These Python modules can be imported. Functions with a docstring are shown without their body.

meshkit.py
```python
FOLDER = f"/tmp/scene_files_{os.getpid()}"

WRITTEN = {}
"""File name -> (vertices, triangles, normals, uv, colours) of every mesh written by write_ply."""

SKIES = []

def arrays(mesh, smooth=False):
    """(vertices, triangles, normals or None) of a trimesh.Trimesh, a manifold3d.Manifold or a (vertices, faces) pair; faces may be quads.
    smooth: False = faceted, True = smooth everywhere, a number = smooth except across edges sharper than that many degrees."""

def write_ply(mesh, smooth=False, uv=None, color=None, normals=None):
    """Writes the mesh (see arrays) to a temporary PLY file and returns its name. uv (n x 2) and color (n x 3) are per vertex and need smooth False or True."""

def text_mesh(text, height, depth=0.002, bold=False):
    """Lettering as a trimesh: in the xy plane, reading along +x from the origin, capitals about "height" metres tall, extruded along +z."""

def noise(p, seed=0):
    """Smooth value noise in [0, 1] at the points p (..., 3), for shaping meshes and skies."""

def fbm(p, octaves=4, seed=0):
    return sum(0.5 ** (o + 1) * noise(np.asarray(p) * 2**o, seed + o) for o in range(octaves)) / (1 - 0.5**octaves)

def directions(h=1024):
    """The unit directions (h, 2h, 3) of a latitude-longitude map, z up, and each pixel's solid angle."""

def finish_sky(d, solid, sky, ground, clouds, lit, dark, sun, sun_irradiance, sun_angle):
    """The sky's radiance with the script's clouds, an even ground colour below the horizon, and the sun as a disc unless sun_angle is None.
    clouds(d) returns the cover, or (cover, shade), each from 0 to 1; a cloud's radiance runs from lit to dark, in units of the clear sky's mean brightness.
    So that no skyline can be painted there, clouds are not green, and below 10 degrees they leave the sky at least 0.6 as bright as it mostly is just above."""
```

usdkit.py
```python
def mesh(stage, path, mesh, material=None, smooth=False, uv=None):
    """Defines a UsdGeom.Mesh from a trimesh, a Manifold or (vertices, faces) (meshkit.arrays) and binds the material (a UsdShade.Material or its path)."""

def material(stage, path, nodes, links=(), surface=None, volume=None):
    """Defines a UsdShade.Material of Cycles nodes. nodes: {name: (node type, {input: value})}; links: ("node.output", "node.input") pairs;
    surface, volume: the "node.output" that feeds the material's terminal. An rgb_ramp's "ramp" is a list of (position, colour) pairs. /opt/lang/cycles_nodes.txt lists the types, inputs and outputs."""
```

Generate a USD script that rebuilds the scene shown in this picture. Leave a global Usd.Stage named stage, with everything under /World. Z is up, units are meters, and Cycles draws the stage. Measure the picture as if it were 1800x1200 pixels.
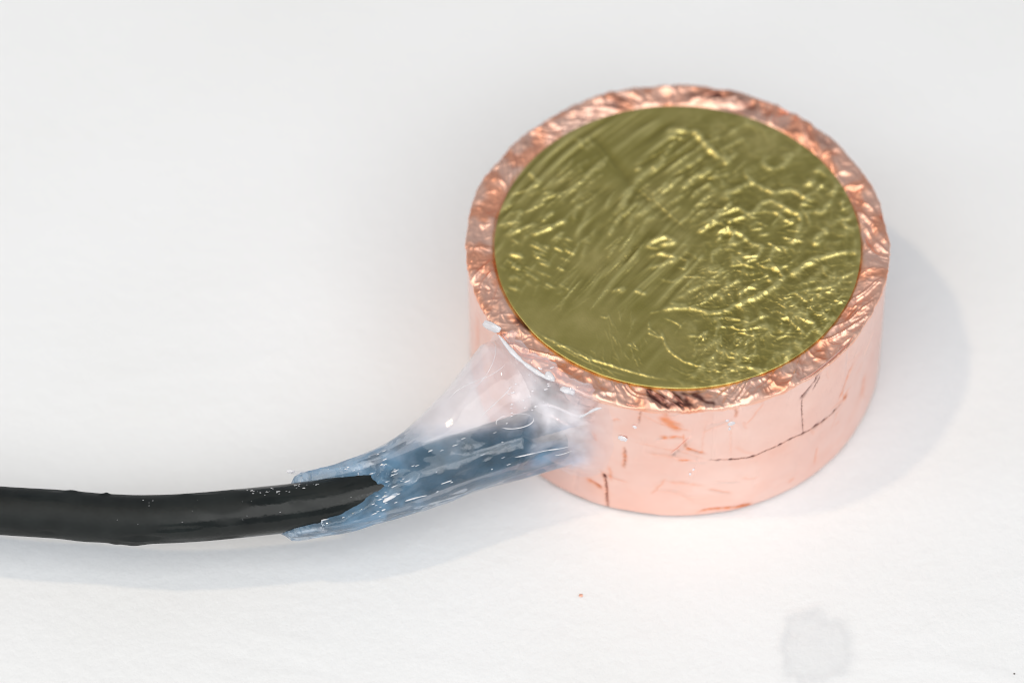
import math, random
import numpy as np, trimesh, usdkit, meshkit, manifold3d
from scipy.ndimage import map_coordinates, gaussian_filter
from pxr import Usd, UsdGeom, UsdLux, UsdShade, Sdf, Gf, Vt

random.seed(7)
rng = np.random.default_rng(7)
stage = Usd.Stage.CreateInMemory()
UsdGeom.SetStageUpAxis(stage, UsdGeom.Tokens.z)
UsdGeom.SetStageMetersPerUnit(stage, 1.0)
UsdGeom.Xform.Define(stage, '/World')
UsdGeom.Scope.Define(stage, '/World/Looks')
MM = 0.001

# ------------------------------------------------------------------ camera (millimetres here, metres in the stage)
EL, DIST, FPX, ROLL, TX, TY = 0.902, 337.0, 7769.0, -0.02, -12.31, 1.455
FW = np.array([0, math.cos(EL), -math.sin(EL)])
R0 = np.array([1.0, 0, 0]); U0 = np.cross(R0, FW)
RT = R0 * math.cos(ROLL) + U0 * math.sin(ROLL)
UP = -R0 * math.sin(ROLL) + U0 * math.cos(ROLL)
CAM = np.array([TX, TY, 0.0]) - FW * DIST
cam = UsdGeom.Camera.Define(stage, '/World/camera')
m = Gf.Matrix4d(*RT, 0, *UP, 0, *(-FW), 0, *(CAM * MM), 1)
cam.AddTransformOp().Set(m)
cam.CreateHorizontalApertureAttr(36.0)
cam.CreateVerticalApertureAttr(24.0)
cam.CreateFocalLengthAttr(FPX * 36 / 1800)
cam.CreateClippingRangeAttr(Gf.Vec2f(0.01, 10))
cam.CreateFStopAttr(17.0)
FOCUS = np.array([-3.0, -11.0, 12.0])
cam.CreateFocusDistanceAttr(float((FOCUS - CAM) @ FW) * MM)
cam.CreateExposureAttr(0.12)

# ------------------------------------------------------------------ light: a dim room, a small warm lamp high on the left, a wide soft lamp overhead, a low cool window on the left
dm = usdkit.material(stage, '/World/Looks/room_light', {'b': ('background_shader', {'color': (0.90, 0.985, 1.09), 'strength': 0.36})}, surface='b.background')
dome = UsdLux.DomeLight.Define(stage, '/World/room_light')
UsdShade.MaterialBindingAPI.Apply(dome.GetPrim()).Bind(dm)

def aim(x, pos, target):
    pos, target = np.array(pos, float), np.array(target, float)
    z = pos - target; z /= np.linalg.norm(z)
    h = np.array([0, 0, 1.0]) if abs(z[2]) < 0.95 else np.array([0, 1.0, 0])
    a = np.cross(h, z); a /= np.linalg.norm(a); b = np.cross(z, a)
    x.AddTransformOp().Set(Gf.Matrix4d(*a, 0, *b, 0, *z, 0, *(pos * MM), 1))

def rect_lamp(name, pos, target, w, h, radiance, color):
    l = UsdLux.RectLight.Define(stage, '/World/' + name)
    l.CreateWidthAttr(w * MM); l.CreateHeightAttr(h * MM)
    l.CreateIntensityAttr(radiance); l.CreateColorAttr(Gf.Vec3f(*color)); l.CreateNormalizeAttr(False)
    aim(l, pos, target)

def disk_lamp(name, pos, target, r, radiance, color):
    l = UsdLux.DiskLight.Define(stage, '/World/' + name)
    l.CreateRadiusAttr(r * MM)
    l.CreateIntensityAttr(radiance); l.CreateColorAttr(Gf.Vec3f(*color)); l.CreateNormalizeAttr(False)
    aim(l, pos, target)

KEY = np.array([-0.44, -0.02, 0.9]); KEY /= np.linalg.norm(KEY)
disk_lamp('desk_lamp', KEY * 700, (0, 0, 6), 18, 205, (1.0, 0.79, 0.56))
rect_lamp('soft_lamp', (0, -390, 565), (0, 0, 0), 1000, 600, 2.0, (1.0, 0.985, 0.955))
rect_lamp('side_lamp', (360, -410, 440), (0, 0, 6), 260, 220, 2.6, (0.97, 0.98, 1.0))
rect_lamp('window_light', (-640, -110, 190), (0, 0, 6), 130, 110, 14.0, (0.86, 0.94, 1.0))

# ------------------------------------------------------------------ picture point -> place
def ray(px, py):
    d = FW + RT * ((px - 900) / FPX) - UP * ((py - 600) / FPX)
    return d / np.linalg.norm(d)
def at(px, py, z):
    d = ray(px, py)
    return CAM + d * ((z - CAM[2]) / d[2])
H, R, RB = 13.1, 15.5, 13.5
def on_side(px, py, rad=R):
    """angle and height where the picture point meets the side of the body"""
    d = ray(px, py)
    a = d[0]**2 + d[1]**2; b = 2 * (CAM[0]*d[0] + CAM[1]*d[1]); c = CAM[0]**2 + CAM[1]**2 - rad**2
    disc = max(b*b - 4*a*c, 0.0)
    p = CAM + d * ((-b - math.sqrt(disc)) / (2*a))
    return math.atan2(p[1], p[0]), p[2]

# ------------------------------------------------------------------ scene writing helpers
USED = {}
def numbered(path):
    n = USED.get(path, 0); USED[path] = n + 1
    return path if n == 0 else f'{path}_{n:03d}'
def thing(name, label, cat, loc=(0, 0, 0), group=None):
    x = UsdGeom.Xform.Define(stage, numbered('/World/' + name)); x.AddTranslateOp().Set(Gf.Vec3d(*[float(v) * MM for v in loc]))
    return tag(x.GetPrim(), label, cat, group)
def tag(p, label=None, cat=None, group=None, kind=None):
    for k, v in (('label', label), ('category', cat), ('group', group), ('kind', kind)):
        if v: p.SetCustomDataByKey(k, v)
    return p
def obj(name, mesh, mat, parent=None, smooth=True, label=None, kind=None, attrs=None):
    base = parent.GetPath().pathString if parent is not None else '/World'
    if hasattr(mesh, 'to_mesh'):
        mm_ = mesh.to_mesh(); mesh = (np.array(mm_.vert_properties[:, :3]), np.array(mm_.tri_verts))
    if isinstance(mesh, trimesh.Trimesh):
        mesh = (np.array(mesh.vertices), np.array(mesh.faces))
    v, f = np.asarray(mesh[0], float) * MM, np.asarray(mesh[1])
    g = usdkit.mesh(stage, numbered(base + '/' + name), (v, f), mat, smooth=smooth)
    for k, a in (attrs or {}).items():
        UsdGeom.PrimvarsAPI(g).CreatePrimvar(k, Sdf.ValueTypeNames.FloatArray, 'vertex').Set(Vt.FloatArray.FromNumpy(np.asarray(a, np.float32)))
    return tag(g.GetPrim(), label, kind=kind)

def grid_faces(n, mcols, wrap=False):
    """quads of an n x mcols grid of points; wrap joins the last column to the first"""
    i, j = np.meshgrid(np.arange(n - 1), np.arange(mcols if wrap else mcols - 1), indexing='ij')
    k = (j + 1) % mcols
    q = np.stack([i*mcols + j, i*mcols + k, (i+1)*mcols + k, (i+1)*mcols + j], -1).reshape(-1, 4)
    return np.vstack([q[:, [0, 1, 2]], q[:, [0, 2, 3]]])
def sstep(a, b, x):
    t = np.clip((np.asarray(x, float) - a) / (b - a), 0, 1); return t*t*(3 - 2*t)
def N(p, s, octaves=3, seed=0):
    return meshkit.fbm(np.asarray(p) * s, octaves, seed) - 0.5
def ridged(p, s, seed=0, octaves=3):
    out, amp, tot = 0, 1.0, 0
    for o in range(octaves):
        out = out + amp * (1 - np.abs(2*meshkit.noise(np.asarray(p)*s*2**o, seed + o) - 1))**2; tot += amp; amp *= 0.5
    return out / tot

class Field:
    """a height map over a plane, in millimetres"""
    def __init__(s, x0, x1, y0, y1, res):
        s.x0, s.y0, s.res = x0, y0, res
        s.a = np.zeros((int((y1-y0)/res)+1, int((x1-x0)/res)+1))
    def grid(s):
        h, w = s.a.shape
        return np.meshgrid(s.x0 + np.arange(w)*s.res, s.y0 + np.arange(h)*s.res)
    def stroke(s, pts, width, amp, jitter=0.0, taper=True, rough=0.0, flat=1.0):
        p = np.asarray(pts, float)
        if len(p) > 2:                                                # smooth the line through its points
            q = [p[0]]
            pp = np.vstack([2*p[0]-p[1], p, 2*p[-1]-p[-2]])
            for i in range(1, len(pp)-2):
                for t in np.linspace(0, 1, 8)[1:]:
                    a, b, c, d = pp[i-1:i+3]
                    q.append(0.5*((2*b) + (-a+c)*t + (2*a-5*b+4*c-d)*t*t + (-a+3*b-3*c+d)*t**3))
            p = np.array(q)
        seg = np.r_[0, np.cumsum(np.linalg.norm(np.diff(p, axis=0), axis=1))]
        n = max(int(seg[-1] / (s.res*0.7)), 3)
        u = np.linspace(0, seg[-1], n)
        p = np.stack([np.interp(u, seg, p[:, 0]), np.interp(u, seg, p[:, 1])], 1)
        if jitter:
            sd = int(rng.integers(1e6))
            for k in (0, 1):
                p[:, k] += jitter * 2 * (meshkit.fbm(np.stack([u/(width*3.2), 0*u + k*7.3, 0*u], 1), 3, sd) - 0.5)
        k = int(3*width/s.res) + 1
        layer = {}
        h, w = s.a.shape
        yy, xx = np.mgrid[-k:k+1, -k:k+1]
        lay = None
        x_lo, x_hi = int((p[:,0].min()-s.x0)/s.res)-k-1, int((p[:,0].max()-s.x0)/s.res)+k+2
        y_lo, y_hi = int((p[:,1].min()-s.y0)/s.res)-k-1, int((p[:,1].max()-s.y0)/s.res)+k+2
        lay = np.zeros((y_hi-y_lo+1, x_hi-x_lo+1))
        amps = np.ones(n)
        if taper: amps *= np.minimum(1, np.minimum(np.arange(n), np.arange(n)[::-1]) / (0.18*n + 1) + 0.15)
        if rough: amps *= 1 + rough * 2 * (meshkit.noise(np.stack([u/(width*2.0), 0*u, 0*u], 1), int(rng.integers(1e6))) - 0.5)
        for (x, y), am in zip(p, amps):
            fx, fy = (x - s.x0)/s.res, (y - s.y0)/s.res
            ix, iy = int(round(fx)), int(round(fy))
            d2 = ((xx + ix - fx)**2 + (yy + iy - fy)**2) * s.res**2
            st = am * np.exp(-d2 / (2*width*width))
            sl = lay[iy-k-y_lo:iy+k+1-y_lo, ix-k-x_lo:ix+k+1-x_lo]
            if sl.shape == st.shape: np.maximum(sl, st, out=sl)
        a0, a1, b0, b1 = max(y_lo, 0), min(y_hi+1, h), max(x_lo, 0), min(x_hi+1, w)
        if a1 > a0 and b1 > b0:
            s.a[a0:a1, b0:b1] += amp * lay[a0-y_lo:a1-y_lo, b0-x_lo:b1-x_lo]
    def sample(s, x, y):
        x, y = np.atleast_1d(x), np.atleast_1d(y)
        return map_coordinates(s.a, [(y-s.y0)/s.res, (x-s.x0)/s.res], order=1, mode='nearest')

# ------------------------------------------------------------------ materials
def mat(name, nodes, links=(), surface='p.BSDF', volume=None):
    return usdkit.material(stage, '/World/Looks/' + name, nodes, links, surface, volume)
POS = ('geometry', {})
M_paper = mat('white_paper', {
    'g': POS, 'n': ('noise_texture', {'scale': 900.0, 'detail': 4.0, 'roughness': 0.6}), 'b': ('bump', {'strength': 0.42, 'distance': 0.0002}),
    'n2': ('noise_texture', {'scale': 38.0, 'detail': 3.0}), 'r': ('rgb_ramp', {'ramp': [(0.3, (0.80, 0.80, 0.795)), (0.7, (0.83, 0.832, 0.835))]}),
    'p': ('principled_bsdf', {'roughness': 0.62, 'specular_ior_level': 0.25})},
    [('g.position', 'n.vector'), ('g.position', 'n2.vector'), ('n2.fac', 'r.fac'), ('r.color', 'p.base_color'), ('n.fac', 'b.height'), ('b.normal', 'p.normal')])
M_brass = mat('worn_brass', {
    'g': POS, 'n': ('noise_texture', {'scale': 260.0, 'detail': 3.0, 'roughness': 0.6}),
    'r': ('rgb_ramp', {'ramp': [(0.25, (0.38, 0.32, 0.085)), (0.5, (0.49, 0.41, 0.13)), (0.75, (0.62, 0.51, 0.185))]}),
    'w': ('attribute', {'attribute': 'relief_light'}), 'm': ('mix_color', {'b': (0.88, 0.76, 0.31), 'blend_type': 'mix'}), 'd': ('mix_color', {'b': (0.30, 0.245, 0.065), 'blend_type': 'mix'}), 'dl': ('attribute', {'attribute': 'relief_shade'}),  # highlights and shade of the relief, mixed into the brass colour
    'f': ('noise_texture', {'scale': 7000.0, 'detail': 2.0}), 'b': ('bump', {'strength': 0.25, 'distance': 0.00004}),
    'p': ('principled_bsdf', {'metallic': 1.0, 'roughness': 0.43})},
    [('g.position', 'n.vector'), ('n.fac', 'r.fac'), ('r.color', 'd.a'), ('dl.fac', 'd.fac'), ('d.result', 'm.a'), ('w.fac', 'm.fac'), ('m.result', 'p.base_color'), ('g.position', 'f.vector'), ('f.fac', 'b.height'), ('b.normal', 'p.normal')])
def copper(name, rough, fine, base=((0.93, 0.61, 0.525), (0.975, 0.72, 0.645))):
    return mat(name, {
        'g': POS, 'n': ('noise_texture', {'scale': 190.0, 'detail': 3.0}), 'r': ('rgb_ramp', {'ramp': [(0.3, base[0]), (0.7, base[1])]}),
        't': ('attribute', {'attribute': 'painted_shade'}), 'o': ('attribute', {'attribute': 'flush'}),
        'm1': ('mix_color', {'b': (0.92, 0.36, 0.19), 'blend_type': 'mix'}), 'm2': ('mix_color', {'b': (0.16, 0.055, 0.045), 'blend_type': 'mix'}),  # second mix paints in crease shade and dark reflections
        'f': ('noise_texture', {'scale': 2600.0, 'detail': 3.0}), 'b': ('bump', {'strength': fine, 'distance': 0.00006}),
        'p': ('principled_bsdf', {'metallic': 1.0, 'roughness': rough})},
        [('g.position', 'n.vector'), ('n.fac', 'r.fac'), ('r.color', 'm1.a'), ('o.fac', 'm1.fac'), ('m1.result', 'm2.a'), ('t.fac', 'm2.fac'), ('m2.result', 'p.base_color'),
         ('g.position', 'f.vector'), ('f.fac', 'b.height'), ('b.normal', 'p.normal')])
M_copper_side = copper('copper_foil_smooth', 0.34, 0.15)
M_copper_rim = copper('copper_foil_crumpled', 0.46, 0.15, ((0.97, 0.545, 0.40), (0.985, 0.66, 0.53)))
M_cable = mat('black_rubber', {
    'g': POS, 'n': ('noise_texture', {'scale': 420.0, 'detail': 4.0, 'roughness': 0.65}), 'r': ('rgb_ramp', {'ramp': [(0.3, (0.005, 0.0065, 0.0062)), (0.7, (0.013, 0.016, 0.015))]}),
    'f': ('noise_texture', {'scale': 3800.0, 'detail': 3.0}), 'b': ('bump', {'strength': 0.35, 'distance': 0.00005}),
    'w': ('attribute', {'attribute': 'film'}), 'rr': ('mix_float', {'a': 0.60, 'b': 0.13}),
    'p': ('principled_bsdf', {'specular_ior_level': 0.3})},
    [('g.position', 'n.vector'), ('n.fac', 'r.fac'), ('r.color', 'p.base_color'), ('g.position', 'f.vector'), ('f.fac', 'b.height'), ('b.normal', 'p.normal'), ('w.fac', 'rr.fac'), ('rr.result', 'p.roughness')])
M_glue = mat('hot_glue', {
    'g': POS, 'inv': ('math', {'math_type': 'subtract', 'value1': 1.0}), 'fo': ('math', {'math_type': 'multiply'}), 'n': ('noise_texture', {'scale': 900.0, 'detail': 3.0}), 'b': ('bump', {'strength': 0.25, 'distance': 0.00008}),
    'fr': ('fresnel', {'IOR': 1.46}), 'rf': ('refraction_bsdf', {'color': (1, 1, 1), 'roughness': 0.04, 'IOR': 1.42}), 'tr': ('transparent_bsdf', {'color': (0.97, 0.97, 0.98)}),
    'df': ('diffuse_bsdf', {}), 'mk': ('attribute', {'attribute': 'milk'}), 'cr': ('rgb_ramp', {'ramp': [(0.0, (0.90, 0.86, 0.90)), (0.45, (0.70, 0.76, 0.90)), (1.0, (0.25, 0.48, 0.72))]}), 'gl': ('glossy_bsdf', {'color': (1, 1, 1), 'roughness': 0.07}),
    'n2': ('noise_texture', {'scale': 420.0, 'detail': 3.0}), 'mr': ('map_range', {'from_min': 0.3, 'from_max': 0.7, 'to_min': 0.5, 'to_max': 1.5, 'clamp': True}), 'mf': ('map_range', {'from_min': 0.0, 'from_max': 1.0, 'to_min': 0.30, 'to_max': 0.19, 'clamp': True}), 'mu': ('math', {'math_type': 'multiply'}), 'dp': ('attribute', {'attribute': 'depth'}), 'mv': ('math', {'math_type': 'multiply'}),
    'm1': ('mix_closure', {}), 'mt': ('map_range', {'from_min': 0.1, 'from_max': 0.7, 'to_min': 1.0, 'to_max': 0.45, 'clamp': True}), 'm2': ('mix_closure', {}), 'm3': ('mix_closure', {})},
    [('g.position', 'n.vector'), ('n.fac', 'b.height'), ('b.normal', 'rf.normal'), ('b.normal', 'gl.normal'), ('g.position', 'n2.vector'), ('n2.fac', 'mr.value'), ('mk.fac', 'mf.value'), ('mk.fac', 'cr.fac'), ('mk.fac', 'mt.value'), ('mt.result', 'm1.fac'), ('cr.color', 'df.color'), ('mf.result', 'mu.value1'), ('mr.result', 'mu.value2'), ('mu.value', 'mv.value1'), ('dp.fac', 'mv.value2'), ('mv.value', 'm2.fac'),
     ('rf.BSDF', 'm1.closure1'), ('tr.BSDF', 'm1.closure2'), ('m1.closure', 'm2.closure1'), ('df.BSDF', 'm2.closure2'), ('g.backfacing', 'inv.value2'), ('fr.fac', 'fo.value1'), ('inv.value', 'fo.value2'), ('fo.value', 'm3.fac'), ('m2.closure', 'm3.closure1'), ('gl.BSDF', 'm3.closure2')], surface='m3.closure')
M_milky = mat('milky_glue', {
    'g': POS, 'n': ('noise_texture', {'scale': 1500.0, 'detail': 3.0}), 'b': ('bump', {'strength': 0.3, 'distance': 0.00008}),
    'p': ('principled_bsdf', {'base_color': (0.94, 0.93, 0.95), 'roughness': 0.12, 'ior': 1.46, 'transmission_weight': 0.3}),},
    [('g.position', 'n.vector'), ('n.fac', 'b.height'), ('b.normal', 'p.normal')])
M_film = mat('dried_glue_film', {
    'g': POS, 'n': ('noise_texture', {'scale': 700.0, 'detail': 4.0, 'roughness': 0.65}), 'mr': ('map_range', {'from_min': 0.35, 'from_max': 0.7, 'to_min': 0.02, 'to_max': 0.22, 'clamp': True}),
    'a': ('attribute', {'attribute': 'body'}), 'mu': ('math', {'math_type': 'multiply'}), 'm4': ('math', {'math_type': 'multiply', 'value2': 0.09}),
    'tr': ('transparent_bsdf', {'color': (1, 1, 1)}), 'df': ('diffuse_bsdf', {}), 'n3': ('noise_texture', {'scale': 1600.0, 'detail': 3.0}), 'cr': ('rgb_ramp', {'ramp': [(0.35, (0.80, 0.81, 0.83)), (0.6, (0.97, 0.98, 0.99))]}), 'm0': ('mix_closure', {}), 'gl': ('glossy_bsdf', {'color': (1, 1, 1), 'roughness': 0.3}), 'mx': ('mix_closure', {})},
    [('g.position', 'n.vector'), ('g.position', 'n3.vector'), ('n3.fac', 'cr.fac'), ('cr.color', 'df.color'), ('n.fac', 'mr.value'), ('mr.result', 'mu.value1'), ('a.fac', 'mu.value2'), ('mu.value', 'm0.fac'), ('a.fac', 'm4.value1'), ('m4.value', 'mx.fac'), ('tr.BSDF', 'm0.closure1'), ('df.BSDF', 'm0.closure2'), ('m0.closure', 'mx.closure1'), ('gl.BSDF', 'mx.closure2')], surface='mx.closure')
M_dust = mat('dark_grit', {'p': ('principled_bsdf', {'base_color': (0.12, 0.10, 0.09), 'roughness': 0.8})})

# ------------------------------------------------------------------ the white sheet everything stands on
PF = Field(-62, 42, -38, 50, 0.25)
for pts, w, a in (([(130, 680), (300, 650), (420, 640), (560, 612)], 0.7, 0.035), ([(1530, 1168), (1610, 1160), (1700, 1172), (1790, 1200)], 0.5, 0.05),
                  ([(1580, 1130), (1690, 1095), (1800, 1070)], 1.1, 0.06), ([(360, 1135), (450, 1160), (600, 1180)], 0.4, -0.03), ([(420, 1105), (500, 1120), (590, 1135)], 0.35, 0.03),
                  ([(700, 1165), (800, 1175), (880, 1195)], 0.5, 0.035), ([(1640, 1060), (1800, 1010)], 0.8, 0.03)):
    PF.stroke([at(x, y, 0)[:2] for x, y in pts], w, a, 0.2)
def paper_z(X, Y):
    X, Y = np.asarray(X, float), np.asarray(Y, float)
    P = np.stack([X, Y, 0*X], -1)
    Z = 0.08*N(P, 0.05, 3, 4) + 0.03*N(P, 0.35, 3, 8) + PF.sample(X.ravel(), Y.ravel()).reshape(X.shape)
    return Z * sstep(15, 20, np.hypot(X, Y)) - 0.06
def build_paper():
    def axis(lo, hi, a, b, step):
        return np.r_[np.linspace(lo, a, 14)[:-1], np.arange(a, b, step), np.linspace(b, hi, 14)]
    xs, ys = axis(-420, 420, -60, 40, 0.3), axis(-420, 420, -36, 48, 0.3)
    X, Y = np.meshgrid(xs, ys)
    P = np.stack([X, Y, 0*X], -1)
    Z = paper_z(X, Y)
    v = np.stack([X, Y, Z], -1).reshape(-1, 3)
    return v, grid_faces(len(ys), len(xs))
tag(obj('paper_sheet', build_paper(), M_paper), 'large white paper sheet lying flat under the sensor and its cable', kind='structure')

# ------------------------------------------------------------------ the sensor
S = thing('disc_sensor', 'round copper foil wrapped sensor topped with a brass plate, black cable glued on', 'sensor')

def wobble(th):
    """how far the hand-wrapped body strays from a true circle"""
    c, s_ = np.cos(th), np.sin(th)
    o = 0.22*N(np.stack([c*2.2, s_*2.2, 0*th], -1), 1.0, 3, 21)
    for a, d, w in ((2.54, -0.16, 0.09), (2.72, 0.10, 0.06), (2.25, -0.10, 0.10), (0.55, -0.08, 0.12)):
        o = o + d*np.exp(-((th - a + np.pi) % (2*np.pi) - np.pi)**2 / (2*w*w))
    return o

# --- side
SEAM = [(1247, 808), (1262, 807), (1285, 806), (1320, 801), (1345, 790), (1372, 779), (1388, 770), (1411, 760), (1432, 748), (1447, 739), (1466, 723), (1485, 701)]
side_f = Field(-math.pi*R, math.pi*R, -1, H+1, 0.045)
shade_f = Field(-math.pi*R, math.pi*R, -1, H+1, 0.045)  # shade inside seams and creases, painted as a dark colour
flush_f = Field(-math.pi*R, math.pi*R, -1, H+1, 0.045)
def sp(pts):
    return [(t*R, z) for t, z in (on_side(x, y) for x, y in pts)]
for pts, w, a, shd, fl in (
    (SEAM, 0.07, -0.05, 0.95, 0.3),
    ([(1411, 760), (1409, 735), (1408, 705), (1410, 695)], 0.05, -0.07, 0.75, 0),
    ([(1410, 695), (1420, 682), (1431, 668), (1441, 652)], 0.10, -0.12, 0.75, 0),
    ([(1427, 684), (1436, 668), (1443, 655)], 0.06, -0.10, 0.7, 0),
    ([(1225, 901), (1238, 896), (1265, 893), (1300, 890), (1318, 887)], 0.07, -0.05, 0.15, 0.9),
    ([(1300, 890), (1318, 886)], 0.11, -0.05, 0.2, 0.8),
    ([(1160, 733), (1178, 745), (1192, 757)], 0.14, -0.06, 0, 0.75), ([(1162, 768), (1190, 769), (1202, 770)], 0.10, -0.05, 0, 0.7),
    ([(1203, 778), (1208, 788), (1222, 794), (1240, 798)], 0.08, -0.06, 0.12, 0.75), ([(1190, 809), (1215, 809)], 0.06, -0.04, 0, 0.65),
    ([(1168, 720), (1176, 738), (1200, 750)], 0.10, -0.06, 0, 0.4), ([(1135, 795), (1170, 800), (1205, 806)], 0.10, 0.04, 0, 0.2),
    ([(1097, 785), (1098, 800), (1097, 822)], 0.08, -0.08, 0.25, 0.6), ([(1062, 833), (1066, 855), (1067, 878), (1069, 895)], 0.07, -0.10, 0.7, 0.4),
    ([(1061, 832), (1064, 838)], 0.12, -0.08, 0.75, 0.2),
    ([(960, 850), (985, 861), (1010, 872), (1036, 881)], 0.12, -0.12, 0.55, 0.7), ([(1034, 842), (1050, 852), (1056, 857)], 0.12, -0.08, 0.2, 0.8),
    ([(1285, 735), (1284, 760), (1284, 800)], 0.05, -0.025, 0, 0.12), ([(1242, 742), (1236, 770), (1234, 800)], 0.05, -0.02, 0, 0.15),
    ([(1125, 700), (1126, 722), (1122, 745)], 0.06, -0.05, 0.35, 0.3), ([(1090, 685), (1120, 697), (1128, 705)], 0.05, -0.05, 0.4, 0.2),
    ([(1291, 715), (1294, 722), (1292, 732)], 0.07, -0.05, 0.3, 0.5), ([(1170, 845), (1210, 850), (1240, 855)], 0.10, 0.035, 0, 0.25),
    ([(1155, 862), (1190, 866), (1220, 882)], 0.12, 0.04, 0, 0.1), ([(1160, 690), (1180, 800), (1190, 900)], 0.35, 0.03, 0, 0),
    ([(1465, 812), (1480, 795), (1486, 782)], 0.10, -0.06, 0.2, 0.45), ([(1475, 700), (1490, 660), (1500, 640)], 0.12, -0.05, 0.05, 0.5),
    ([(1520, 660), (1515, 700)], 0.2, -0.06, 0, 0.3), ([(840, 560), (835, 640)], 0.25, -0.05, 0, 0.3),
    ([(1244, 808), (1200, 795), (1150, 785), (1110, 775)], 0.06, -0.02, 0, 0.15), ([(1130, 730), (1160, 745), (1215, 757)], 0.06, -0.03, 0, 0.25)):
    q = sp(pts)
    side_f.stroke(q, w, a, 0.06, rough=0.4)
    if shd: shade_f.stroke(q, w*0.9, shd, 0.06, rough=0.6)
    if fl: flush_f.stroke(q, w*1.5, fl, 0.08, rough=0.5)
for x, y, w in ((1322, 800, .10), (1370, 780, .10), (1388, 771, .09), (1411, 760, .11), (1433, 747, .17), (1447, 738, .14), (1466, 722, .12), (1284, 806, .08), (1262, 808, .08), (1409, 695, .13)):
    t, z = on_side(x, y); shade_f.stroke([(t*R-0.05, z), (t*R, z), (t*R+0.06, z+0.03)], w*1.25, 0.95, 0.05)  # shadowed gaps at the seam knots, painted dark
    side_f.stroke([(t*R-0.04, z), (t*R, z), (t*R+0.05, z+0.03)], w, -0.10, 0.05)
t, z = on_side(1486, 699); flush_f.stroke([(t*R-0.1, z), (t*R, z), (t*R+0.1, z+.05)], .2, 1.0, 0.1); shade_f.stroke([(t*R-0.1, z), (t*R, z), (t*R+0.1, z+.05)], .13, .4, 0.1)
for k in range(260):                                                   # fine handling wrinkles all round the foil
    s0, z0 = rng.uniform(-48, 48), rng.uniform(0.4, H-0.4); L = rng.uniform(0.4, 2.6); a = rng.choice([rng.normal(0, .35), rng.normal(1.57, .3)])
    q = [(s0, z0), (s0 + .5*L*math.cos(a), z0 + .5*L*math.sin(a) + rng.normal(0, .08)), (s0 + L*math.cos(a), z0 + L*math.sin(a))]
    side_f.stroke(q, rng.uniform(.05, .14), rng.normal(0, .048), 0.08)
    if k % 4 == 0: flush_f.stroke(q, rng.uniform(.05, .12), rng.uniform(.1, .45), 0.08)
def side_r(th, z):
    s_ = ((th + np.pi) % (2*np.pi) - np.pi) * R
    P = np.stack([np.cos(th)*R, np.sin(th)*R, z], -1)
    return R + wobble(th) + side_f.sample(s_, z) + 0.13*N(P, 0.28, 3, 31) + 0.04*N(P, 1.1, 2, 33)
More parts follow.
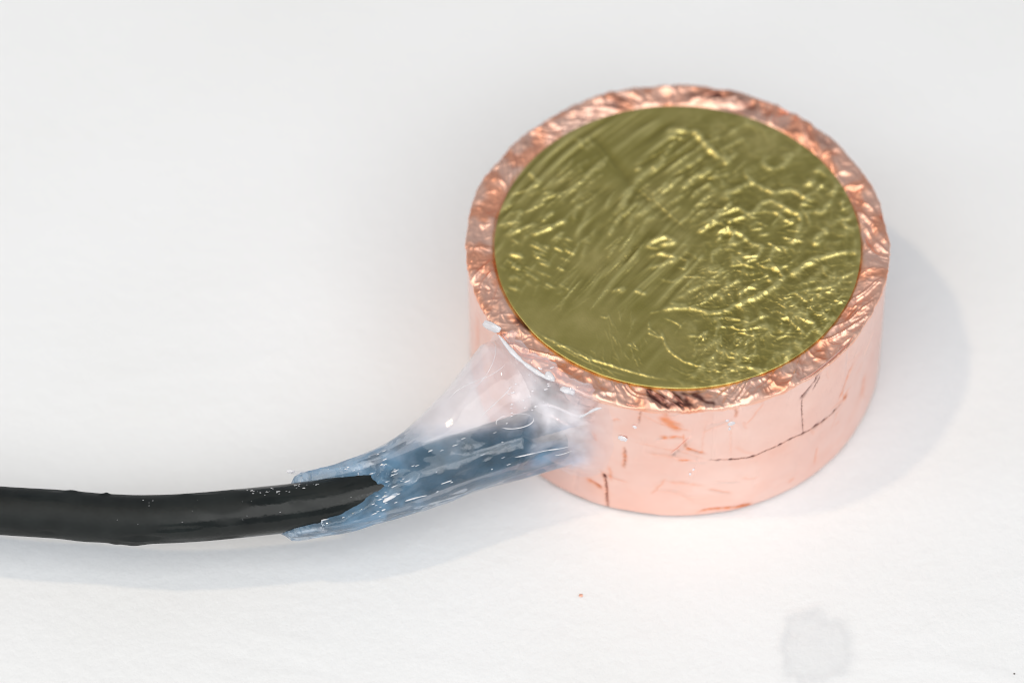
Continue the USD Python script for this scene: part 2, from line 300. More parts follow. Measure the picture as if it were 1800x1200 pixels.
def build_side():
    th = np.linspace(-np.pi, np.pi, 1500, endpoint=False)
    zs = np.linspace(0, H, 190)
    T, Z = np.meshgrid(th, zs)
    r = side_r(T, Z)
    r = r - 0.25*sstep(0.35, 0, Z) - 0.14*sstep(H-0.25, H, Z)
    Zb = Z + .30*np.maximum(0, meshkit.fbm(np.stack([np.cos(T)*5, np.sin(T)*5, 0*T], -1), 3, 79) - .5)*sstep(1.5, 0, Z)
    v = np.stack([r*np.cos(T), r*np.sin(T), Zb], -1).reshape(-1, 3)
    s_ = T*R
    grime = 0.10*sstep(0.5, 0.72, meshkit.fbm(np.stack([np.cos(T)*R, np.sin(T)*R, Z], -1)*0.5, 3, 77))
    shade = np.clip(shade_f.sample(s_, Z), 0, 0.95)
    fl = np.clip(flush_f.sample(s_, Z) + grime, 0, 1)
    f = grid_faces(len(zs), len(th), True)
    v = np.vstack([v, [[0, 0, 0]]]); c = len(v) - 1; n = len(th)
    cap = np.stack([np.full(n, c), (np.arange(n)+1) % n, np.arange(n)], 1)
    return (v, np.vstack([f, cap])), dict(painted_shade=np.r_[shade.ravel(), 0], flush=np.r_[fl.ravel(), 0])
ms, at_ = build_side()
side = obj('foil_wrap', ms, M_copper_side, S, attrs=at_, label='smooth pale copper foil band around the side')

# overlapping piece of tape whose lower edge is the dark jagged seam
def build_strip():
    seam = np.array([on_side(x, y) for x, y in SEAM])
    ths = np.linspace(seam[0, 0] + 0.01, seam[-1, 0], 420)
    zl = np.interp(ths, seam[:, 0], seam[:, 1])
    zl = zl + 0.07*2*(meshkit.fbm(np.stack([ths*R*2.2, 0*ths, 0*ths], 1), 3, 12) - 0.5)
    k = np.linspace(0, 1, 60)
    T = np.repeat(ths[None], 60, 0); Z = zl[None] + (H - 0.25 - zl[None]) * k[:, None]
    r = side_r(T, Z)
    ends = np.minimum(sstep(0, 0.02, T - ths[0]), sstep(0, 0.03, ths[-1] - T))
    out = r + 0.06*ends*sstep(1.0, 0.9, k)[:, None] + 0.01
    ins = r - 0.03
    vo = np.stack([out*np.cos(T), out*np.sin(T), Z], -1).reshape(-1, 3); vi = np.stack([ins*np.cos(T), ins*np.sin(T), Z], -1).reshape(-1, 3)
    fo = grid_faces(60, len(ths)); n = len(vo)
    v = np.vstack([vo, vi]); f = [fo, fo[:, ::-1] + n]
    row = np.arange(len(ths)); w = len(ths)
    a, b = row[:-1], row[1:]
    f += [np.stack([b, a, a+n], 1), np.stack([b, a+n, b+n], 1)]
    tf = np.clip(shade_f.sample(T*R, Z), 0, .95)*0.8
    return (v, np.vstack(f)), dict(painted_shade=np.r_[tf.ravel(), tf.ravel()], flush=np.r_[flush_f.sample(T*R, Z).ravel().clip(0, 1)]*1.0 if False else np.tile(flush_f.sample(T*R, Z).ravel().clip(0, 1), 2))
mst, at_ = build_strip()
obj('tape_strip', mst, M_copper_side, side, attrs=at_, smooth=50, label='overlapping foil strip with a dark jagged lower edge') if False else obj('tape_strip', mst, M_copper_side, side, attrs=at_, label='overlapping foil strip with a dark jagged lower edge')

# --- crumpled rim folded over the top
def build_rim():
    th = np.linspace(-np.pi, np.pi, 1700, endpoint=False)
    prof_r = np.r_[np.linspace(12.9, 15.25, 34), 15.40, 15.50, 15.55, 15.57, 15.56, 15.52]
    prof_z = np.r_[np.full(34, H + 0.02), H + 0.0, H - 0.05, H - 0.12, H - 0.22, H - 0.32, H - 0.42]
    rowk = np.arange(len(prof_r))
    T, Rr = np.meshgrid(th, prof_r); Z = np.repeat(prof_z[:, None], len(th), 1)
    P = np.stack([np.cos(T)*Rr, np.sin(T)*Rr, 0*T], -1)
    warp = np.stack([N(P, 0.9, 2, 51), N(P, 0.9, 2, 52), N(P, 0.9, 2, 53)], -1)*1.6
    cr = ridged(P + warp, 0.55, 60, 2) - 0.45                            # crumples
    folds = ridged(np.stack([T*R*0.62 + 1.3*(Rr-14)*np.sin(T*5+1) + 2.2*N(P, .3, 2, 72), Rr*0.22, 0*T], -1), 1.0, 70, 2) - 0.45
    fine = ridged(P + warp*0.5, 1.7, 80, 2) - 0.45
    facets = N(P, 0.42, 2, 90)
    edge = 0.15 + 0.85*sstep(13.5, 14.1, Rr)
    lip = sstep(33.5, 35, rowk)[:, None]
    d = edge * (0.20*cr + 0.34*folds + 0.085*fine + 0.60*facets)
    out = wobble(T) * sstep(13.4, 15.2, Rr)
    Zn = Z + d*(1 - 0.75*lip) + 0.05*edge - 0.12*sstep(13.75, 13.45, Rr)
    low = 0.25*(meshkit.fbm(np.stack([T*R*0.8, 0*T, 0*T], -1), 3, 95) - 0.5)
    Zn = Zn + lip*sstep(35, 39, rowk)[:, None]*low
    Rn = Rr + out + lip*(0.16*folds + 0.10*cr + 0.05*fine + 0.02)
    v = np.stack([Rn*np.cos(T), Rn*np.sin(T), Zn], -1).reshape(-1, 3)
    fl = np.clip(sstep(0.47, 0.68, meshkit.fbm(P*0.6, 3, 97))*0.65, 0, 1)
    # dark reflections painted into hollows at the front and back of the rim
    shd = np.zeros_like(T)
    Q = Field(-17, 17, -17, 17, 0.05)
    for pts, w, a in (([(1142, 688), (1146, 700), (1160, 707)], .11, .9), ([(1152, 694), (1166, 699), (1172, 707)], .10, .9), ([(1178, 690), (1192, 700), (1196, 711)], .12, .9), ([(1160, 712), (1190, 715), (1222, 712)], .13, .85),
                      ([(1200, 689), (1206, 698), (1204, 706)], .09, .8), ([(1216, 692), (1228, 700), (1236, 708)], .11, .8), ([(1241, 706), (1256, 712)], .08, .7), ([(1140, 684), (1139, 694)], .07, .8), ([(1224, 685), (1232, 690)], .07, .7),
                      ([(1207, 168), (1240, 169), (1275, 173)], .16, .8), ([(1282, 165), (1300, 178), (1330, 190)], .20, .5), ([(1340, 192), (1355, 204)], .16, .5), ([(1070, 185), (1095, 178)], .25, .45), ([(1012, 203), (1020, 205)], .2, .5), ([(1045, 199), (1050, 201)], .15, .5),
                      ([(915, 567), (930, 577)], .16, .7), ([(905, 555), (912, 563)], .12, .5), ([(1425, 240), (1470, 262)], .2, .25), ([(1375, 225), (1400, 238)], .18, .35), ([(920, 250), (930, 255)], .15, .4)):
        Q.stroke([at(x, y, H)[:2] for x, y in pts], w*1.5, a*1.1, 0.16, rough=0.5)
    shd = np.clip(Q.sample(P[..., 0], P[..., 1]), 0, .92)
    return (v, grid_faces(len(prof_r), len(th), True)[:, ::-1]), dict(painted_shade=shd.ravel(), flush=fl.ravel())
mr, at_ = build_rim()
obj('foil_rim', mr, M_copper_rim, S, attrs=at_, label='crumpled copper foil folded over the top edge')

# --- brass plate with its worn relief
BZ = H + 0.17
def build_brass():
    F = Field(-14.2, 14.2, -14.2, 14.2, 0.05)
    def zp(X, Y):
        return at(860 + 0.4334*X, 170 + 0.4333*Y, BZ)[:2]
    big = [  # points read off the enlarged plate; width, height
        ([(700, 152), (745, 132), (800, 137), (840, 142), (868, 180), (900, 215), (962, 255)], .17, 1.0), ([(720, 160), (790, 158)], .13, .6),
        ([(1040, 300), (1060, 335), (1110, 365), (1160, 385), (1230, 375), (1290, 412), (1335, 400)], .14, .85), ([(950, 388), (1000, 372), (1060, 345)], .15, .7),
        ([(1110, 270), (1150, 287), (1200, 265), (1225, 230), (1180, 235)], .13, .7), ([(1290, 335), (1300, 350), (1285, 357)], .14, .9), ([(1300, 300), (1340, 297), (1370, 320)], .12, .5),
        ([(820, 522), (880, 500), (960, 465), (1010, 452), (1060, 472), (1120, 420), (1180, 432), (1220, 460), (1262, 480), (1250, 540), (1222, 600)], .13, .85),
        ([(1060, 472), (1110, 460), (1170, 470), (1210, 500), (1262, 520)], .10, .6), ([(880, 552), (940, 540), (1010, 552), (1060, 590), (1103, 602), (1080, 642), (1040, 662)], .13, .85),
        ([(960, 600), (1000, 590), (1040, 570)], .11, .6), ([(900, 640), (950, 610), (1000, 620), (1040, 640)], .10, .5), ([(1140, 642), (1150, 615), (1190, 605), (1217, 637)], .11, .7),
        ([(1110, 667), (1160, 690), (1190, 722), (1170, 742)], .10, .8), ([(1150, 685), (1165, 690)], .13, .9), ([(1200, 722), (1240, 705), (1300, 660), (1360, 642), (1420, 627), (1500, 627)], .14, 1.0),
        ([(1195, 733), (1150, 770), (1080, 810), (1000, 840), (940, 865), (860, 872)], .14, 1.0), ([(700, 857), (760, 850), (840, 857), (885, 870)], .12, .85), ([(1170, 735), (1100, 742), (1040, 775), (990, 802)], .10, .6),
        ([(840, 852), (880, 820), (950, 770), (1000, 745), (1040, 747)], .10, .7), ([(750, 820), (800, 790), (860, 760), (920, 720), (980, 690)], .10, .6), ([(730, 830), (790, 840), (820, 825)], .10, .6),
        ([(640, 600), (700, 568), (742, 585), (680, 600)], .16, 1.0), ([(650, 642), (700, 630), (752, 650), (722, 667), (650, 690)], .12, .9), ([(760, 640), (800, 658), (790, 690), (760, 680)], .08, .6), ([(660, 580), (720, 560)], .12, .7),
        ([(490, 782), (545, 768), (525, 788)], .11, .7), ([(590, 780), (632, 797)], .10, .7), ([(690, 730), (740, 745), (770, 730)], .10, .4),
        ([(1500, 700), (1440, 720), (1400, 760), (1330, 772), (1220, 790)], .10, .75), ([(1200, 802), (1240, 790), (1282, 820), (1330, 800)], .07, .7), ([(1350, 690), (1372, 720), (1420, 727), (1470, 712)], .08, .6),
        ([(1290, 820), (1300, 850), (1330, 870), (1370, 880)], .06, .7), ([(1330, 850), (1360, 830), (1400, 838), (1430, 820)], .06, .6), ([(1240, 840), (1262, 870), (1290, 880)], .06, .6), ([(1310, 790), (1340, 800), (1330, 812)], .07, .9),
        ([(890, 912), (950, 890), (1020, 902), (1060, 912), (1100, 890), (1150, 880)], .08, .85), ([(920, 932), (980, 925), (1020, 942), (1080, 930), (1130, 922)], .07, .8), ([(960, 960), (1010, 950), (1060, 962), (1120, 950)], .06, .6),
        ([(1180, 890), (1195, 893), (1205, 885)], .09, 1.1), ([(1200, 880), (1240, 922), (1280, 955)], .07, .8), ([(1160, 975), (1200, 960), (1232, 922)], .07, .8), ([(1170, 1000), (1205, 975), (1230, 935)], .05, .6), ([(1130, 880), (1160, 860), (1200, 880)], .06, .6),
        ([(690, 940), (705, 970), (720, 1010), (780, 1062), (850, 1087), (900, 1102)], .07, .75), ([(640, 950), (690, 967), (702, 950)], .06, .7), ([(710, 890), (760, 912), (782, 935)], .06, .7), ([(650, 872), (690, 860)], .06, .6), ([(645, 900), (650, 960)], .05, .6), ([(800, 960), (850, 965), (900, 935)], .08, .6),
        ([(800, 900), (770, 930), (750, 960)], .04, .5), ([(640, 930), (690, 965)], .05, .6), ([(900, 1100), (960, 1112), (1000, 1090)], .05, .5), ([(1040, 1080), (1060, 1095), (1120, 1098), (1160, 1090)], .05, .5),
        ([(165, 937), (260, 985), (380, 1047), (500, 1085), (620, 1120), (720, 1140)], .06, .9), ([(250, 985), (340, 1040), (450, 1090), (560, 1125)], .05, .5), ([(360, 1020), (430, 1060), (520, 1090)], .05, .5), ([(250, 1000), (330, 1010), (380, 1045)], .05, .5),
        ([(1330, 520), (1360, 540), (1330, 560), (1325, 590), (1350, 575)], .14, .8), ([(1400, 470), (1440, 490), (1490, 480)], .13, .6), ([(1380, 520), (1410, 500), (1470, 530)], .12, .5), ([(1220, 600), (1260, 560), (1290, 530)], .09, .6), ([(1290, 412), (1260, 440), (1290, 480), (1300, 520)], .10, .6),
        ([(630, 385), (655, 415)], .09, .5), ([(590, 290), (610, 280)], .12, .7), ([(400, 160), (420, 195)], .14, .5), ([(160, 300), (200, 340)], .12, .6), ([(205, 385), (270, 385)], .11, .5), ([(640, 600), (690, 610)], .1, .5), ([(350, 160), (400, 205)], .13, .5),
        ([(450, 880), (470, 890), (480, 880)], .05, .8), ([(560, 995), (575, 1000)], .06, .7), ([(500, 960), (510, 985)], .04, .6), ([(590, 890), (560, 970)], .04, .5), ([(480, 900), (500, 1000), (520, 1060)], .035, .35), ([(560, 840), (520, 900)], .035, .35),
        ([(720, 1080), (810, 1120), (860, 1100)], .05, .35), ([(1310, 640), (1300, 670), (1260, 690)], .09, .5)]
    for pts, w, a in big:
        F.stroke([zp(*p) for p in pts], w*1.12, 0.108*a*(w/.12)**.7, 0.10 if w > .08 else 0.06, rough=0.35)
    F.stroke([zp(*p) for p in [(385, 120), (455, 205), (560, 330), (700, 470), (830, 555)]], .35, -0.05, 0.1)          # the dark crease across the plate
    F.stroke([zp(*p) for p in [(420, 170), (470, 240), (520, 300)]], .10, 0.03, 0.1)
    F.stroke([zp(*p) for p in [(640, 385), (720, 460), (800, 530)]], .09, 0.025, 0.1)
    def hatch(n, box, ang, spread, L, w, amp, bend=0.0):
        x0, y0, x1, y1 = box
        for _ in range(n):
            x, y = rng.uniform(x0, x1), rng.uniform(y0, y1); a = math.radians(ang + rng.normal(0, spread)); l = rng.uniform(.5, 1.2)*L
            dx, dy = math.cos(a)*l/2, -math.sin(a)*l/2
            F.stroke([zp(x-dx, y-dy), zp(x + bend*dy, y - bend*dx), zp(x+dx, y+dy)], w*rng.uniform(.7, 1.3), 2.9*amp*rng.uniform(.4, 1.2), 0.07, rough=.3)
    hatch(46, (560, 170, 860, 480), 38, 4, 130, .11, .024)
    hatch(20, (300, 250, 480, 420), 38, 6, 110, .10, .018)
    hatch(34, (60, 340, 280, 560), 33, 10, 90, .11, .024)
    hatch(30, (330, 380, 640, 620), 55, 6, 150, .13, .016, .2)
    hatch(14, (480, 540, 640, 700), 50, 6, 130, .06, .014)
    hatch(50, (50, 560, 330, 780), -28, 6, 44, .10, .017)
    hatch(26, (60, 570, 330, 800), 55, 12, 50, .08, .010)
    hatch(16, (300, 640, 520, 840), 47, 5, 150, .05, .011)
    hatch(18, (860, 120, 1050, 330), 35, 14, 90, .12, .022)
    hatch(26, (840, 380, 1000, 560), 36, 12, 80, .09, .026)
    hatch(30, (1000, 480, 1260, 700), 25, 35, 60, .08, .026)
    hatch(22, (1270, 340, 1470, 480), 30, 30, 60, .11, .026)
    hatch(26, (820, 690, 1120, 850), 30, 14, 80, .06, .018)
    hatch(60, (830, 960, 1080, 1070), 62, 14, 40, .035, .018)
    hatch(44, (1180, 780, 1460, 940), 30, 50, 44, .045, .022)
    hatch(24, (1260, 880, 1440, 1020), 48, 5, 90, .045, .014)
    hatch(26, (780, 1080, 1060, 1150), 15, 18, 70, .04, .010)
    hatch(16, (430, 880, 640, 1080), 108, 10, 60, .03, .008)
    hatch(26, (260, 1000, 620, 1120), 128, 12, 40, .035, .010)
    # squiggly worn network, strongest on the right, calm at lower left
    X, Y = F.grid(); P = np.stack([X, Y, 0*X], -1)
    w = np.stack([N(P, .5, 3, 101), N(P, .5, 3, 102), 0*X], -1)*2.4
    net = ridged(P + w, .62, 110, 3)**2 * 0.065 + ridged(P + w*.6, 1.5, 117, 2)**2 * 0.038
    mask = sstep(-2.5, 4.0, X - 0.12*Y) * (0.55 + 0.45*sstep(-.1, .2, N(P, .25, 2, 120)))
    e = np.array(zp(760, 420)) - np.array(zp(500, 620)); e /= np.linalg.norm(e)
    U, V = X*e[0] + Y*e[1], -X*e[1] + Y*e[0]
    V = V + .8*N(P, .22, 2, 150) + .010*(U-4)**2
    st = N(np.stack([U*.15, V*2.1, 0*U], -1), 1, 2, 151) + .45*N(np.stack([U*.4, V*4.2, 0*U], -1), 1, 2, 155)
    sm_ = (.25 + .75*sstep(-9.5, -2, Y + .25*X)) * (1 - .6*sstep(1, 6, X)) * (.35 + 1.3*sstep(-.12, .2, N(P, .3, 2, 160)))
    F.a += .12*st*sm_
    fc = sstep(-1, 3, X)*sstep(3, -4, Y)
    F.a += fc*.055*(ridged(P + w*.35, 2.3, 170, 2)**2 - .3)
    F.a += gaussian_filter(net, 1.4)*mask*2.4 + 0.004*N(P, 2.2, 3, 130) + 0.05*N(P, 0.16, 2, 131)
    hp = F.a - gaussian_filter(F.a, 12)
    W = Field(-14.2, 14.2, -14.2, 14.2, 0.05); W.a = np.clip(gaussian_filter(hp, .8)/.055, -1, 1)  # crests lightened and hollows darkened in the colour, as if lit
    r, t = np.r_[np.linspace(0, RB-.22, 215), RB-.08, RB-.03, RB-.008, RB, RB-.03], np.linspace(0, 2*np.pi, 1300, endpoint=False)
    drop = np.r_[np.zeros(215), -.004, -.018, -.045, -.08, -.30]
    T, Rr = np.meshgrid(t, r[1:]); ed = 1 + 0.0035*N(np.stack([np.cos(T)*6, np.sin(T)*6, 0*T], -1), 1, 3, 140)*sstep(RB-1, RB, Rr)
    x, y = Rr*np.cos(T)*ed, Rr*np.sin(T)*ed
    z = BZ + drop[1:, None] + F.sample(x, y)*sstep(RB+.02, RB-.45, Rr) + 0.010*sstep(RB-.5, RB-.12, Rr)
    v = np.stack([x, y, z], -1).reshape(-1, 3) + np.array([0.03, -0.14, 0])
    relief_light = np.r_[W.sample(x, y).ravel(), 0]
    f = grid_faces(len(r)-1, len(t), True)
    v = np.vstack([v, [[0.03, -0.14, BZ + float(F.sample(0, 0)[0])]]]); c = len(v)-1; n = len(t)
    return v, np.vstack([f, np.stack([np.full(n, c), (np.arange(n)+1) % n, np.arange(n)], 1)])[:, ::-1], relief_light
vb, fb, relief_light = build_brass()
obj('brass_plate', (vb, fb), M_brass, S, attrs=dict(relief_light=np.clip(relief_light, 0, 1)*.7, relief_shade=np.clip(-relief_light, 0, 1)*.8), label='round worn brass plate with squiggly relief')

# --- cable
CZ = 6.3
C_PX = [(-260, 868), (-120, 884), (0, 897), (100, 903), (200, 911), (300, 911), (400, 904), (460, 898), (530, 890), (630, 869), (700, 846), (760, 822), (850, 791), (930, 765), (1000, 742), (1060, 722)]
CR = 1.76
cp = np.array([at(x, y, CZ) for x, y in C_PX])
def spline(p, n):
    from scipy.interpolate import CubicSpline
    s_ = np.r_[0, np.cumsum(np.linalg.norm(np.diff(p, axis=0), axis=1))]
    return CubicSpline(s_, p), s_
CS, c_s = spline(cp, 0)
PX2S = lambda x: np.interp(x, [p[0] for p in C_PX], c_s)
def frame(s_):
    """points, and the two axes across the cable: up in the picture, and towards the viewer"""
    p = CS(s_); t = CS(s_, 1); t /= np.linalg.norm(t, axis=-1, keepdims=True)
    e2 = -FW - (t @ -FW)[:, None]*t; e2 /= np.linalg.norm(e2, axis=1, keepdims=True)
    e1 = np.cross(e2, t); e1 *= np.sign((e1 @ UP))[:, None]
    return p, e1, e2
def tube(s_, phi, rad):
    p, e1, e2 = frame(s_)
    c, s2 = np.cos(phi)[None, :, None], np.sin(phi)[None, :, None]
    return p[:, None] + rad[..., None]*(c*e1[:, None] + s2*e2[:, None])
def closed_tube(v):
    n, k, _ = v.shape
    f = grid_faces(n, k, True)
    vv = np.vstack([v.reshape(-1, 3), v[0].mean(0)[None], v[-1].mean(0)[None]])
    a = np.arange(k); b = (a+1) % k
    f = np.vstack([f, np.stack([np.full(k, n*k), b, a], 1), np.stack([np.full(k, n*k+1), (n-1)*k + a, (n-1)*k + b], 1)])
    tm = trimesh.Trimesh(vv, f, process=False)
    if tm.volume < 0: f = f[:, ::-1]
    return vv, f
def build_cable():
    s_ = np.linspace(c_s[0], PX2S(1015), 900); phi = np.linspace(0, 2*np.pi, 140, endpoint=False)
    Sg, Ph = np.meshgrid(s_, phi, indexing='ij')
    P = np.stack([Sg, np.cos(Ph)*CR, np.sin(Ph)*CR], -1)
    r = CR + 0.05*N(P*np.array([.35, 1, 1]), .5, 3, 201) + 0.02*N(P*np.array([.3, 1, 1]), 2.4, 3, 205)
    def dent(px, ph, ws, wp, a):
        nonlocal r
        r = r + a*np.exp(-((Sg-PX2S(px))/ws)**2 - (((Ph-ph+np.pi) % (2*np.pi)-np.pi)/wp)**2)
    for d in ((125, .25, .5, .2, .12), (186, .2, .25, .15, .14), (178, .3, .2, .1, .08), (235, 3.2, .9, .35, .16), (150, 3.1, 1.3, .3, .06), (205, 3.0, .4, .2, .08), (90, 2.4, .7, .12, -.06), (250, 2.4, 1.2, .13, -.12), (245, 2.62, .8, .08, .10), (330, .35, .7, .15, .10), (360, .5, .9, .1, .08), (300, 2.0, 2.2, .13, -.06)):
        dent(*d)
    film = sstep(.0, .16, N(P*np.array([.25, 1, 1]), .8, 3, 210) + 0.35*np.exp(-((Sg-PX2S(330))/7)**4)*np.exp(-((Ph-1.75)/.75)**2) + .28*sstep(PX2S(380), PX2S(480), Sg) - .16)
    return closed_tube(tube(s_, phi, r)), np.r_[film.ravel(), 0, 0]
mc, film = build_cable()
cable = obj('cable', mc, M_cable, S, attrs=dict(film=film), label='black rubber cable')

# --- glue: a sleeve over the cable's end that flares on to the side of the body
def build_glue():
    s_ = np.linspace(PX2S(474), PX2S(1012), 330); phi = np.linspace(0, 2*np.pi, 180, endpoint=False)
    Sg, Ph = np.meshgrid(s_, phi, indexing='ij')
    px = np.interp(Sg, c_s, [p[0] for p in C_PX])
    up = np.interp(px, [470, 510, 600, 660, 700, 740, 790, 830, 870, 900, 1000], [52, 56, 58, 62, 66, 76, 98, 122, 150, 172, 190])/23.2
    dn = np.interp(px, [470, 520, 600, 640, 700, 760, 850, 950, 1000], [52, 54, 57, 56, 59, 64, 64, 68, 74])/23.2
    fr = np.interp(px, [470, 600, 700, 760, 850, 1000], [46, 50, 60, 62, 62, 64])/23.2
    c, s2 = np.cos(Ph), np.sin(Ph)
    rad = np.sqrt((np.where(c > 0, up, dn)*c)**2 + (fr*s2)**2)
    start = np.interp(Ph, np.radians([0, 12, 30, 50, 70, 88, 105, 125, 145, 160, 180, 200, 240, 300, 345, 360]), [520, 550, 608, 648, 660, 656, 628, 572, 518, 492, 480, 480, 560, 560, 505, 520])
    P = np.stack([Sg, c*CR, s2*CR], -1)
    start = start + 24*2*N(P, 1.3, 4, 301)
    w = sstep(0, 34, px - start)
    # a window where bare cable shows through
    hole = np.exp(-((px-578)/13)**2 - ((Ph-1.95)/.22)**2)
    t = (rad - CR + 0.10*N(P*np.array([.35, 1, 1]), 1.2, 3, 310)*2 + (0.10 + .12*sstep(760, 640, px))*(ridged(P*np.array([.28, 1.3, 1.3]), 1.0, 315, 2)-.4))*w - 0.16*(1-w) - 0.5*hole
    lip = np.exp(-((px-start-16)/10)**2)*0.12
    r = np.maximum(CR + t + lip, 0.6)
    v, f = closed_tube(tube(s_, phi, r))
    sleeve = manifold3d.Manifold(manifold3d.Mesh(v.astype(np.float32), f.astype(np.uint32)))
    # the skirt on the body
    pe = CS(PX2S(985)); te, ze = math.atan2(pe[1], pe[0]), CZ
    th = np.linspace(te - 0.72, te + 0.60, 170); zz = np.linspace(0.25, H + 0.35, 130)
    T, Z = np.meshgrid(th, zz)
    qt = np.hypot((th-te)*R, H-ze) / np.interp(np.arctan2(H-ze, (th-te)*R), np.radians([-180, -150, -120, -90, -60, -30, 0, 30, 60, 80, 100, 120, 150, 180]), [6.5, 5.0, 4.2, 4.0, 4.4, 4.8, 5.0, 6.0, 8.6, 8.4, 8.4, 9.6, 8.5, 6.5])
    top = H - .35 + .68*sstep(1.04, .80, qt)*(.75 + .5*meshkit.fbm(np.stack([th*R*1.2, 0*th, 0*th], 1), 2, 330))
    Z = .25 + (top - .25)[None]*((zz - zz[0])/(zz[-1] - zz[0]))[:, None]
    a, b = (T - te)*R, Z - ze
    ang = np.arctan2(b, a)
    # reach of the skirt by direction, a > 0 is towards the right of the picture
    reach = np.interp(ang, np.radians([-180, -150, -120, -90, -60, -30, 0, 30, 60, 80, 100, 120, 150, 180]), [6.5, 5.0, 4.2, 4.0, 4.4, 4.8, 5.0, 6.0, 8.6, 8.4, 8.4, 9.6, 8.5, 6.5])
    q = np.hypot(a, b) / reach
    PP = np.stack([a, b, 0*a], -1)
    lft = sstep(.15, .7, np.cos(ang - np.radians(128)))
    thick = (3.2 + 1.5*lft)*np.clip(1 - q, 0, 1)**(2.2 - .5*lft) + 0.10*sstep(1.0, .8, q) + (0.18*N(PP, .9, 3, 320) + 0.10*(ridged(PP*np.array([1, .5, 1]), .8, 325, 2) - .4))*sstep(1.0, .8, q) - 0.12*sstep(.93, 1.02, q)
    thick = np.where(Z > H - .1, np.minimum(thick, .5*sstep(H + .4, H - .1, Z) + .06), thick)
    rr = side_r(T, np.minimum(Z, H)) + thick
    ri = R - np.where(Z > H - .35, .3 + 1.3*meshkit.fbm(np.stack([T*R*.9, 0*T, 0*T], -1), 3, 331), 1.3)
    vo = np.stack([rr*np.cos(T), rr*np.sin(T), Z], -1).reshape(-1, 3); vi = np.stack([ri*np.cos(T), ri*np.sin(T), Z], -1).reshape(-1, 3)
    nz, nt = T.shape; fo = grid_faces(nz, nt); n = len(vo)
    idx = np.arange(n).reshape(nz, nt)
    loop = np.r_[idx[0, :], idx[1:, -1], idx[-1, -2::-1], idx[-2:0:-1, 0]]
    l2 = np.roll(loop, -1)
    f = np.vstack([fo, fo[:, ::-1] + n, np.stack([l2, loop, loop+n], 1), np.stack([l2, loop+n, l2+n], 1)])
    tm = trimesh.Trimesh(np.vstack([vo, vi]), f, process=False)
    if tm.volume < 0: f = f[:, ::-1]
    skirt = manifold3d.Manifold(manifold3d.Mesh(np.vstack([vo, vi]).astype(np.float32), f.astype(np.uint32)))
    u = sleeve + skirt
    if u.is_empty() or u.num_tri() < 1000: print('GLUE UNION FAILED', sleeve.status(), skirt.status())
    mm_ = u.to_mesh()
    tm = trimesh.Trimesh(np.array(mm_.vert_properties[:, :3]), np.array(mm_.tri_verts), process=True)
    trimesh.smoothing.filter_taubin(tm, lamb=.5, nu=.52, iterations=8)
    return tm
glue_tm = build_glue()
from scipy.spatial import cKDTree
def milk(v):
    v = np.asarray(v); axis = CS(np.linspace(PX2S(460), PX2S(1005), 400))
    d, i = cKDTree(axis).query(v)
    e = sstep(.80, .97, i/399.0)
    up_ = ((v - axis[i]) @ UP) > 0
    return sstep(3.9 + 1.5*e*up_, 2.7 + .8*e*up_, d) * (1 - .4*sstep(.86, 1.0, i/399.0)) * (.75 + .5*meshkit.fbm(v*.9, 2, 9))
def depth(v):
    r_ = np.hypot(v[:, 0], v[:, 1])
    d = np.where(v[:, 2] > H, .45, sstep(.0, .7, r_ - R))
    px = np.interp(cKDTree(CS(np.linspace(c_s[0], c_s[-1], 2000))).query(v)[1]/1999*(c_s[-1]-c_s[0]) + c_s[0], c_s, [p[0] for p in C_PX])
    return d*(1 + .7*sstep(870, 950, px))*(1 + .8*sstep(470, 560, px)*sstep(740, 670, px)*sstep(.35, .6, meshkit.fbm(v*.8, 3, 19)))
glue = obj('glue_collar', glue_tm, M_glue, S, attrs=dict(milk=milk(glue_tm.vertices), depth=depth(glue_tm.vertices)), label='translucent bluish hot glue joining the cable to the side')

# small blobs and strands of glue
def lump(c, rx, ry, rz, axis=None, seed=0, rough=.25):
    s_ = trimesh.creation.icosphere(4); v = s_.vertices.copy()
    v *= (1 + rough*2*N(v, 1.6, 3, seed))[:, None]
    v *= np.array([rx, ry, rz])
    if axis is not None:
        ax, ay, az = axis; v = v[:, :1]*ax + v[:, 1:2]*ay + v[:, 2:]*az
    return v + c, s_.faces
def side_axes(th):
    return np.array([-math.sin(th), math.cos(th), 0]), np.array([0, 0, 1.0]), np.array([math.cos(th), math.sin(th), 0])
def wire(pts, rad, seed=0, k=10):
    p = np.asarray(pts, float)
    from scipy.interpolate import CubicSpline
    s_ = np.r_[0, np.cumsum(np.linalg.norm(np.diff(p, axis=0), axis=1))]
    cs = CubicSpline(s_, p); u = np.linspace(0, s_[-1], max(12, int(s_[-1]/.12)))
    q = cs(u); t = cs(u, 1); t /= np.linalg.norm(t, axis=1, keepdims=True)
    h = np.array([.3, .2, .93]); a = np.cross(t, h); a /= np.linalg.norm(a, axis=1, keepdims=True); b = np.cross(t, a)
    ph = np.linspace(0, 2*np.pi, k, endpoint=False)
    r = rad*(1 + .9*N(np.stack([u*1.6, 0*u, 0*u], 1), 1, 3, seed))*np.minimum(1, np.minimum(u, u[-1]-u)/(.12*u[-1]) + .2)
    v = q[:, None] + r[:, None, None]*(np.cos(ph)[None, :, None]*a[:, None] + np.sin(ph)[None, :, None]*b[:, None])
    return closed_tube(v)
def rim_pt(px, py, dz=0.1):
    return at(px, py, H + dz)
